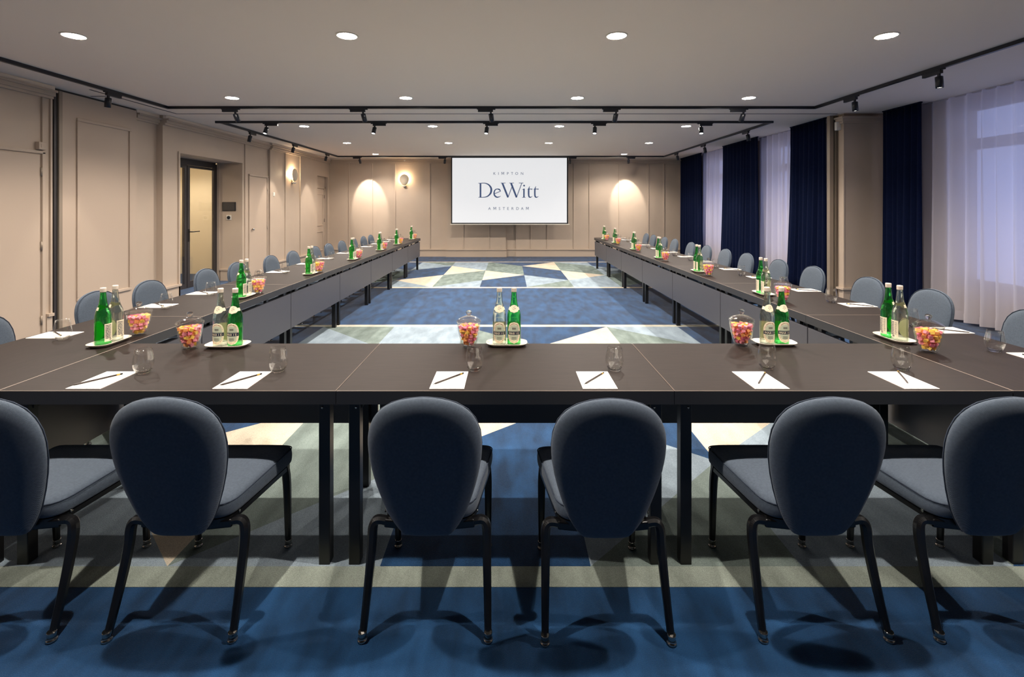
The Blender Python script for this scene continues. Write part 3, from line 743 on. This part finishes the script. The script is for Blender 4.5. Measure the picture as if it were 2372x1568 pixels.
# ================================================================== TABLES
DEP = .69
def table_proto(Lx):
    t = empty('conference_table'); hx = Lx/2-.0012; hy = DEP/2
    tp = MB(); ch = .0017
    a = [(-hx, -hy), (hx, -hy), (hx, hy), (-hx, hy)]; b = [(-hx+ch, -hy+ch), (hx-ch, -hy+ch), (hx-ch, hy-ch), (-hx+ch, hy-ch)]
    tp.v += [(p[0], p[1], TT-.057) for p in a]+[(p[0], p[1], TT-ch) for p in a]+[(p[0], p[1], TT) for p in b]
    tp.face((3, 2, 1, 0), 1); tp.face((8, 9, 10, 11), 0)
    for i in range(4):
        j = (i+1) % 4; tp.face((i, j, 4+j, 4+i), 1); tp.face((4+i, 4+j, 8+j, 8+i), 2)
    tp.build('tabletop', [TOPWOOD, TEDGE, TGLINT], t)
    MB().box(-hx+.004, hx-.004, hy-.03, hy-.012, .32, .662).build('modesty_panel', PANEL, t, bevel=.002)
    for x in (-hx+.12, -hx*.35, hx*.35, hx-.12):
        MB().box(x-.02, x+.02, hy-.045, hy-.02, .60, TT-.057).build('panel_bracket', BLACKM, t)
    for sx in (-1, 1):
        for sy in (-1, 1):
            x = sx*(hx-.062); y = sy*(hy-.062)
            lg = MB().box(x-.0235, x+.0235, y-.0235, y+.0235, 0, TT-.057).build('leg', BLACKM, t, bevel=.003)
            MB().lathe([(0, -.004), (.004, -.004), (.005, 0)], 10, c=(x-.008*sx, y-.0235 if sy < 0 else y+.0235, .665), axis='y').build('bolt', CHROME, lg)
    MB().box(-hx+.08, hx-.08, -.02, .02, .66, TT-.057).box(-hx+.05, -hx+.09, -hy+.06, hy-.06, .655, TT-.057).box(hx-.09, hx-.05, -hy+.06, hy-.06, .655, TT-.057).build('underframe', BLACKM, t)
    return t
FY = 2.0
pr_front = table_proto(1.4); pr_left = table_proto(1.375)
used = {'f': False, 'l': False}
def place_table(which, loc, rz, label, group):
    p = {'f': pr_front, 'l': pr_left}[which]
    t = p if not used[which] else copy_tree(p)
    used[which] = True
    t.location = loc; t.rotation_euler = (0, 0, rz); tag(t, label, 'table', group)
for i in range(3):
    place_table('f', (-.714+.7+1.4*(i-1), FY+DEP/2, 0), 0, 'dark veneer table in the cross row facing the screen, %s from the curtain side' % ORD[3-i], 'conference tables')
XLI, XRI = -2.116, 2.090
for i in range(7):
    place_table('l', (XLI-DEP/2, 1.98+1.375*(i+.5), 0), -PI/2, 'dark veneer table in the row along the door wall, %s from the screen' % ORD[7-i], 'conference tables')
    place_table('f', (XRI+DEP/2, 2.0+1.4*(i+.5), 0), PI/2, 'dark veneer table in the row along the curtains, %s from the screen' % ORD[7-i], 'conference tables')

# ================================================================== CHAIRS
def chair_proto():
    t = empty('dining_chair')
    # backrest: egg-shaped padded shell leaning back
    zs = [.330, .335, .356, .395, .43, .503, .57, .63, .69, .74, .785, .82, .845, .860, .866]
    hw = [.058, .084, .102, .126, .143, .168, .186, .197, .201, .196, .180, .153, .114, .066, .010]
    def yb(z): return -.190-.095*((z-.33)/.535)
    out = [(w, z) for w, z in zip(hw, zs)]+[(-w, z) for w, z in reversed(list(zip(hw, zs)))]
    zc = .60
    lo = []
    for (s, dy) in ((.05, -.036), (.45, -.034), (.72, -.030), (.87, -.023), (.96, -.011), (1.0, .004), (.985, .016), (.93, .025), (.8, .031), (.45, .033), (.05, .033)):
        lo.append([(x*s, yb(zc+(z-zc)*s)+dy+.10*(x*s)**2*4*.35, zc+(z-zc)*s) for x, z in out])
    bk = MB().loops(lo).build('backrest', FABRIC, t)
    pts = [(x*.978, yb(zc+(z-zc)*.978)+.0175+.10*x*x*4*.35, zc+(z-zc)*.978) for x, z in out]; pts.append(pts[0])
    MB().sweep(pts, [.005]*len(pts), side=(0, 1, 0), n=6).build('piping', PIPING, bk)
    # seat cushion: trapezoid with rounded corners
    def seat_out(s, grow=0):
        c = [(-.165, -.165), (.165, -.165), (.222, .245), (-.222, .245)]; r = [.07, .07, .035, .035]; o = []
        for i in range(4):
            p = Vector(c[i]); a = (Vector(c[i-1])-p).normalized(); b = (Vector(c[(i+1) % 4])-p).normalized()
            p0 = p+a*r[i]; p1 = p+b*r[i]
            for j in range(6):
                q = j/5; o.append((p0*(1-q)**2+p*2*q*(1-q)+p1*q*q))
        ctr = Vector((0, .05)); o = [ctr+(q-ctr)*s for q in o]
        # bow the front edge
        return [(q.x, q.y+(.018*(1-(q.x/.22)**2) if q.y > .2 else 0)) for q in o]
    lo = []
    for (s, z) in ((.5, .371), (.97, .371), (1.0, .378), (1.012, .405), (1.004, .432), (.968, .447), (.88, .454), (.55, .460), (.1, .462)):
        lo.append([(x, y, z-.012*(.25-y)/.4*(1 if z > .42 else 0)) for x, y in seat_out(s)])
    st = MB().loops(lo).build('seat', FABRIC, t)
    pts = [(x, y, .4385-.012*(.25-y)/.4) for x, y in seat_out(.998)]; pts.append(pts[0])
    MB().sweep(pts, [.0045]*len(pts), side=(0, 0, 1), n=6).build('piping', PIPING, st)
    lo = [[(x, y, z) for x, y in seat_out(s)] for s, z in ((.93, .350), (.97, .352), (.97, .370), (.5, .371))]
    MB().loops(lo, smooth=False).build('seat_frame', BLACKG, t)
    # rear rail with rounded shoulders running into the rear legs
    MB().sweep([(-.165, -.135, .352), (0, -.14, .338), (.165, -.135, .352)], [.034]*3, [.03]*3, side=(0, 1, 0)).build('rear_rail', BLACKG, t, bevel=.005)
    def glide(parent, x, y, tx_=0, ty_=0):
        MB().lathe([(0, 0), (.016, 0), (.0175, .004), (.0165, .009), (.011, .012), (.013, .014), (.0145, .03), (.014, .034)], 14, c=(x, y, 0)).build('foot_glide', [CHROME], parent)
    for s in (-1, 1):
        p = [(s*.160, -.135, .353), (s*.188, -.134, .357), (s*.203, -.136, .350), (s*.2095, -.140, .328), (s*.2105, -.147, .28), (s*.2125, -.168, .20), (s*.2155, -.198, .11), (s*.2185, -.232, .018)]
        q = spl([a+b for a, b in zip(p, [(.033, .030), (.034, .030), (.035, .031), (.036, .033), (.035, .032), (.032, .030), (.029, .027), (.025, .024)])], 4)
        l = MB().sweep([a[:3] for a in q], [a[3]*1.08 for a in q], [a[4]*1.08 for a in q], side=(0, 1, 0), n=8, oct_=True).build('leg', BLACKG, t)
        glide(l, s*.219, -.236)
        p = [(s*.195, .205, .375), (s*.1995, .218, .30), (s*.2, .226, .15), (s*.2, .231, .018)]
        q = spl([a+b for a, b in zip(p, [(.034, .033), (.033, .031), (.028, .026), (.024, .023)])], 4)
        l = MB().sweep([a[:3] for a in q], [a[3]*1.08 for a in q], [a[4]*1.08 for a in q], side=(1, 0, 0), n=8, oct_=True).build('leg', BLACKG, t)
        glide(l, s*.2, .232)
    for s in (-1, 1):
        MB().lathe([(0, .004), (.005, .004), (.006, 0)], 8, c=(s*.172, -.11, .374), axis='x').build('frame_screw', CHROME, t)
    return t
chair0 = chair_proto(); chair_used = [False]
def place_chair(x, y, rz, label):
    t = chair0 if not chair_used[0] else copy_tree(chair0)
    chair_used[0] = True
    t.location = (x, y, 0); t.rotation_euler = (0, 0, rz); tag(t, label, 'chair', 'blue-grey conference chairs')
FX = [-1.81, -1.18, -.29, .345, 1.106, 1.72]
for i, x in enumerate(FX):
    place_chair(x, 1.92+(.0 if i not in (3,) else -.012), [0, 0, 0, .0, 0, 0][i], 'blue-grey padded chair at the cross row facing the screen, %s from the curtain side' % ORD[6-i])
LCH = [2.87, 3.71, 4.25, 5.045, 5.63, 6.425, 7.08, 7.9, 8.5, 9.175, 9.87, 10.545, 11.1]
RCH = [2.50, 3.03, 3.79, 4.45, 5.26, 5.93, 6.74, 7.4, 8.1, 8.8, 9.67, 10.3, 11.1, 11.67]
for i, d in enumerate(LCH):
    place_chair(-2.90, d, -PI/2, 'blue-grey padded chair on the door side of the tables, %s from the screen' % ORD[len(LCH)-i])
for i, d in enumerate(RCH):
    place_chair(3.06, d, PI/2, 'blue-grey padded chair on the curtain side of the tables, %s from the screen' % ORD[len(RCH)-i])

# ================================================================== THINGS ON THE TABLES
TUMB = MB().lathe([(0, .0), (.022, .0), (.0265, .003), (.034, .016), (.0405, .034), (.0425, .046), (.0415, .06), (.037, .088), (.0325, .113), (.0315, .113), (.036, .088), (.0402, .06), (.0410, .046), (.0385, .032), (.030, .015), (.018, .010), (0, .009)], 28)
BASEG = thin_glass('thick_base_glass', (.97, .97, .96, 1), 1.0, refr=.4, ior=1.5)
for i_ in range(len(TUMB.m)):
    if all(TUMB.v[q][2] < .0165 for q in TUMB.f[i_]): TUMB.m[i_] = 1
TUMB_ME = TUMB.mesh('glass_tumbler', [CLEARG, BASEG])
PAD_ME = MB().box(-.0725, .0725, -.105, .105, .0006, .003).mesh('paper_sheets', PAPER)
PADB_ME = MB().box(-.0725, .0725, -.105, .105, 0, .0006).mesh('backing_card', PADBACK)
PENB = MB().lathe([(.0012, .012), (.0036, .022), (.0036, .165)], 6, axis='y').mesh('barrel', PENCIL)
PENT = MB().lathe([(0, 0), (.0013, .012), (.0, .013)], 6, axis='y').mesh('point', ERASER)
PENF = MB().lathe([(.0038, .165), (.0038, .178)], 10, axis='y').mesh('ferrule', GOLD)
PENE = MB().lathe([(.0034, .178), (.0034, .186), (.0026, .188)], 10, axis='y').mesh('eraser', ERASER)
def setting(x, y, rz, where, tl=(.105, .125), pen=((-.078, -.088), (.03, .062))):
    """note pad centre x,y; rz = direction the sitter faces"""
    R = Matrix.Rotation(rz, 2); P = Vector((x, y))
    t = empty('notepad', (x, y, TT), rz); tag(t, 'white notepad ' + where, 'notepad', 'white notepads')
    link('paper_sheets', PAD_ME, t); link('backing_card', PADB_ME, t)
    a = Vector(pen[0]); b = Vector(pen[1]); q = P+R @ a; ang = math.atan2(b.y-a.y, b.x-a.x)-PI/2+rz
    p = empty('pencil', (q.x, q.y, TT+.0068), ang); tag(p, 'dark pencil on the notepad ' + where, 'pencil', 'dark pencils')
    for n_, me in (('barrel', PENB), ('point', PENT), ('ferrule', PENF), ('eraser', PENE)): link(n_, me, p)
    if tl:
        q = P+R @ Vector(tl)
        g = link('glass_tumbler', TUMB_ME, None, (q.x, q.y, TT)); tag(g, 'empty clear tumbler by the notepad ' + where, 'tumbler', 'clear tumblers')
fp_ = [(-1.775, ((-.078, -.087), (.028, .064)), (.106, .09)), (-1.163, ((-.065, -.084), (.048, .066)), (.10, .112)), (-.258, ((-.067, -.069), (.054, .075)), (.10, .127)),
       (.383, ((-.065, -.068), (.05, .08)), (.109, .127)), (1.10, ((-.04, -.065), (.075, .09)), (.114, .15)), (1.725, ((-.02, -.06), (.06, .095)), (.112, .139))]
for i, (x, pen, tl) in enumerate(fp_):
    setting(x, 2.12, 0, 'at the %s cross-row place from the curtains' % ORD[6-i], tl, pen)
for i, d in enumerate(LCH):
    setting(-2.68, d-.01, -PI/2, 'at the %s door-side place from the screen' % ORD[len(LCH)-i], (.09, .125))
for i, d in enumerate(RCH):
    setting(2.69, d-.06, PI/2, 'at the %s curtain-side place from the screen' % ORD[len(RCH)-i], (.10, .135))

# water bottles
BPROF = [(0, .003), (.030, .0), (.0355, .002), (.0375, .007), (.0375, .15), (.0368, .163), (.034, .178), (.0288, .193), (.0225, .211), (.0185, .231), (.0157, .255), (.0137, .28), (.0132, .292), (0, .292)]
BOT_G = MB().lathe(BPROF, 28).mesh('glass_body', BOTGREEN)
BOT_C = MB().lathe(BPROF, 28).mesh('glass_body', BOTCLEAR)
CAP_ME = MB().lathe([(.0142, .288), (.0148, .293), (.0140, .296), (.0148, .299), (.0148, .309), (.0138, .3125), (0, .313)], 22).mesh('screw_cap', CAPM)
def br(z):
    for (r0, z0), (r1, z1) in zip(BPROF[2:-1], BPROF[3:]):
        if z0 <= z <= z1: return r0+(r1-r0)*(z-z0)/(z1-z0)
    return .0375
def wrap(a, z, off):         # a = angle around bottle from the front (-y), z height
    r = br(z)+off
    return (r*math.sin(a), -r*math.cos(a), z)
def oval_patch(mb, ah, zc, zh, off, mi, rows=12, cols=8, p=2.0, back=False):
    b = len(mb.v); base = PI if back else 0
    for j in range(rows+1):
        v = -1+2*j/rows; wdt = max(.02, (1-abs(v)**p)**(1/p))
        for i in range(cols+1):
            mb.v.append(wrap(base+ah*wdt*(-1+2*i/cols), zc+zh*v, off))
    for j in range(rows):
        for i in range(cols):
            q = b+j*(cols+1)+i; mb.face((q, q+1, q+cols+2, q+cols+1), mi, True)
def band(mb, a0, a1, z0, z1, off, mi, cols=10):
    b = len(mb.v)
    for i in range(cols+1):
        a = a0+(a1-a0)*i/cols; mb.v.append(wrap(a, z0, off)); mb.v.append(wrap(a, z1, off))
    for i in range(cols): q = b+2*i; mb.face((q, q+2, q+3, q+1), mi, True)
def letters(mb, txt, a0, a1, z0, hgt, off, mi, stretch=1.0):
    n = len(txt)
    for i, ch in enumerate(txt):
        if ch == ' ': continue
        gv, gf, gw = glyph(ch); ac = a0+(a1-a0)*(i+.5)/n; b = len(mb.v)
        for (x, y) in gv: mb.v.append(wrap(ac+x*hgt*stretch/.0385, z0+y*hgt, off))
        for f in gf: mb.face([b+q for q in f], mi)
lm = MB(); LZ = .072; LH = .058; LA = .98
oval_patch(lm, LA, LZ, LH, .0006, 0, rows=22, p=2.4)
fl_ = lm.mesh('front_label', [LABEL])
li = MB(); oval_patch(li, LA*.74, LZ, LH*.74, .0009, 0, rows=20, p=2.4)
for z in (.098, .094, .090): band(li, -.28, .28, z, z+.0022, .0012, 1)
for z in (.048, .044, .040, .036): band(li, -.35, .35, z, z+.0014, .0012, 1)
FLI = li.mesh('label_field', [LABELIN, LABELINK])
ln = MB(); band(ln, -LA*.97, LA*.97, .060, .0775, .0012, 0); band(ln, -LA*.95, LA*.95, .0795, .0807, .0012, 0)
letters(ln, 'MARIE', -.74, .74, .0628, .0120, .0017, 1, 1.05)
band(ln, -.82, -.77, .068, .070, .0017, 1, 1); band(ln, .77, .82, .068, .070, .0017, 1, 1)
FLN = ln.mesh('label_band', [LABELNAVY, LABEL])
def arc_text(txt, up):
    la = MB()
    n = len(txt)
    for i, ch in enumerate(txt):
        if ch == ' ': continue
        gv, gf, gw = glyph(ch); th_ = (-1.2+2.4*(i+.5)/n)
        cx = LA*.86*math.sin(th_); cz = LZ+(1 if up else -1)*LH*.87*math.cos(th_); rot = -th_*.75 if up else th_*.75; hg = .0058; b = len(la.v)
        for (x, y) in gv:
            xx = x*.8; yy = (y-.5)
            X = (xx*math.cos(rot)-yy*math.sin(rot))*hg; Z = (xx*math.sin(rot)+yy*math.cos(rot))*hg
            la.v.append(wrap(cx+X/.0385, cz+Z, .0012))
        for f in gf: la.face([b+q for q in f], 0)
    return la.mesh('label_lettering', [LABELRED])
FLA = arc_text('EAU MINERALE NATURELLE', True); FLA2 = arc_text('MARIE-STELLA-MARIS', False)
nl = MB(); oval_patch(nl, .98, .2, .0205, .0012, 0, rows=10); band(nl, -1.5, 1.5, .192, .208, .0009, 0, 14)
for (a, z) in ((-.2, .206), (.1, .2085), (.22, .2), (-.1, .1945), (.02, .2015), (-.3, .1985)): band(nl, a, a+.16, z, z+.0022, .0018, 1, 2)
NLB = nl.mesh('neck_label', [LABEL, LABELINK])
bl_ = MB(); band(bl_, PI-.72, PI+.72, .022, .118, .0006, 0, 12)
rnd = random.Random(3)
for r in range(9):
    z = .106-r*.0085; a = PI-.6
    while a < PI+.12:
        w = rnd.uniform(.06, .17); band(bl_, a, min(a+w, PI+.15), z, z+.0055, .0011, 1, 2); a += w+.05
for r in range(14): band(bl_, PI+.25, PI+.60-rnd.uniform(0, .12), .108-r*.0052, .1095-r*.0052, .0011, 2, 2)
for r in range(7): band(bl_, PI-.1+r*.05, PI-.075+r*.05, .026, .036, .0011, 1, 1)
BLB = bl_.mesh('back_label', [LABEL, LABELNAVY, LABELINK])
def bottle(kind, x, y, z, rz, label):
    t = empty('water_bottle', (x, y, z), rz); tag(t, label, 'bottle', 'green water bottles' if kind == 'g' else 'clear water bottles')
    link('glass_body', BOT_G if kind == 'g' else BOT_C, t); link('screw_cap', CAP_ME, t)
    f = link('front_label', fl_, t); link('label_field', FLI, f); link('label_band', FLN, f); link('label_lettering', FLA, f); link('label_lettering', FLA2, f)
    link('neck_label', NLB, t); link('back_label', BLB, t)
# serving tray: rounded rectangle, flared rim
def rr(hx, hy, r, z, n=6):
    o = []
    for cx, cy, a0 in ((hx-r, hy-r, 0), (-hx+r, hy-r, PI/2), (-hx+r, -hy+r, PI), (hx-r, -hy+r, 1.5*PI)):
        for i in range(n+1):
            a = a0+PI/2*i/n; o.append((cx+r*math.cos(a), cy+r*math.sin(a), z))
    return o
TRAY = MB().loops([rr(.088, .040, .034, 0), rr(.092, .044, .036, .001), rr(.108, .058, .045, .014), rr(.113, .062, .048, .018), rr(.111, .060, .046, .0185), rr(.105, .055, .043, .014), rr(.090, .043, .036, .005), rr(.06, .025, .02, .0045)]).mesh('serving_tray', PORC)
# candy jar
JAR = MB().lathe([(0, .0), (.030, .0), (.036, .003), (.046, .030), (.054, .062), (.0605, .10), (.0635, .128), (.0655, .137), (.0635, .138), (.0610, .128), (.058, .10), (.0515, .062), (.0435, .032), (.033, .012), (0, .011)], 32).mesh('jar_bowl', JARG)
LID = MB().lathe([(.0595, .1385), (.067, .1385), (.0675, .1405), (.064, .1455), (.054, .1535), (.040, .161), (.026, .1665), (.014, .170), (.010, .173), (.0, .174), (.0, .170), (.02, .165), (.038, .158), (.052, .150), (.0595, .1415)], 32).mesh('lid', JARG)
KNOB = MB().lathe([(.009, .172), (.009, .176), (.0135, .180), (.0162, .1875), (.0135, .195), (.007, .1985), (0, .199)], 18).mesh('knob', thin_glass('knob_glass', (.92, .92, .92, 1), 1.0, refr=.6))
CUBE = []
for m in CANDY:
    c = .0088; cm = MB(); cm.box(-c, c, -c, c, -c*.9, c*.9); CUBE.append(cm.mesh('candy', m)) 
FARC = MB(); rc = random.Random(11)
def jar(x, y, label, near, where):
    t = empty('candy_jar', (x, y, TT)); tag(t, label, 'candy jar', 'lidded glass candy jars')
    link('jar_bowl', JAR, t); l = link('lid', LID, t); link('knob', KNOB, l)
    lay = []
    def rin(z):
        pr_ = [(.012, .033), (.032, .0435), (.062, .0515), (.10, .058), (.128, .061)]
        for (z0, r0), (z1, r1) in zip(pr_[:-1], pr_[1:]):
            if z <= z1: return r0+(r1-r0)*max(0, (z-z0)/(z1-z0))
        return .06
    z = .0245
    for li_ in range(5):
        R = rin(z-.012)-.0135; n = int(2*PI*R/.0232); o = rc.uniform(0, 1)
        for i in range(n): lay.append((R, 2*PI*(i+o)/n, z))
        if li_ == 4:
            n2 = max(1, int(2*PI*(R-.0225)/.0225))
            for i in range(n2): lay.append((R-.0225, 2*PI*(i+.3)/n2, z+.003))
        z += .0215
    for (R, a, z) in lay:
        ci = rc.choice([0, 0, 3, 1, 1, 2]); p = (x+R*math.cos(a), y+R*math.sin(a), TT+z+rc.uniform(-.0006, .0006))
        e = (rc.uniform(-.5, .5), rc.uniform(-.5, .5), a+rc.uniform(-.6, .6))
        if near:
            o = bpy.data.objects.new('candy_cube', CUBE[ci]); COL.objects.link(o); o.location = p; o.rotation_euler = e
            nm = ('pink', 'yellow', 'orange', 'dark rose')[ci]
            tag(o, '%s candy cube in the jar %s' % (nm, where), 'candy', 'candy cubes in the jar ' + where)
        else:
            M = Matrix.Translation(p) @ Matrix.Rotation(e[2], 4, 'Z') @ Matrix.Rotation(e[0], 4, 'X'); b = len(FARC.v)
            FARC.box(-.0088, .0088, -.0088, .0088, -.008, .008, ci)
            for i in range(b, b+8): FARC.v[i] = tuple(M @ Vector(FARC.v[i]))
def pair(tx_, ty_, rz, gpos, cpos, where):
    t = link('serving_tray', TRAY, None, (tx_, ty_, TT), rotz=rz); tag(t, 'white porcelain tray with two bottles ' + where, 'tray', 'white bottle trays')
    bottle('c', cpos[0], cpos[1], TT+.0046, rz if abs(rz) < .1 else rz, 'clear glass water bottle on the tray ' + where)
    bottle('g', gpos[0], gpos[1], TT+.0046, rz, 'green glass water bottle on the tray ' + where)
for i, (px_c, px_g, pyb, jx, jy) in enumerate(((510, 546, 807, 440, 812), (1157, 1190.5, 803.5, 1086, 808), (1776, 1811, 802, 1718, 804.5))):
    d = 854/(pyb-478)+.036; where = 'on the %s cross-row table from the curtains' % ORD[3-i]
    xc, xg = tx(px_c, d), tx(px_g, d); m_ = (xc+xg)/2; xc, xg = m_-.0400, m_+.0400
    pair(m_, d-.0, 0, (xg, d), (xc, d), where)
    dj = 854/(jy-478)+.036
    jar(tx(jx, dj), dj, 'lidded glass jar of candy ' + where, True, where)
LG = [2.65, 4.02, 5.38, 6.85, 8.31, 9.58, 11.04]
for i, d in enumerate(LG):
    where = 'on the %s door-side table from the screen' % ORD[7-i]
    pair(-2.222, d+.041, -PI/2, (-2.222, d), (-2.222, d+.082), where)
    jar(-2.19, d+.215, 'lidded glass jar of candy ' + where, i == 0, where)
RG = [2.725, 4.145, 5.585, 7.04, 8.45, 9.97, 11.09]
for i, d in enumerate(RG):
    where = 'on the %s curtain-side table from the screen' % ORD[7-i]
    pair(2.205, d+.041, PI/2, (2.205, d+.082), (2.205, d), where)
    jar(2.197, d-.195 if i == 0 else d-.27, 'lidded glass jar of candy ' + where, i == 0, where)
fc = FARC.build('candy_cubes', CANDY); fc['kind'] = 'stuff'
tag(fc, 'pink, yellow and orange candy cubes filling the jars farther along the tables', 'candy')

# smooth-shade the upholstery
for nm in ('backrest', 'seat'):
    for o in bpy.data.objects:
        if o.name.split('.')[0] == nm and not o.modifiers:
            s = o.modifiers.new('sub', 'SUBSURF'); s.levels = 1; s.render_levels = 1
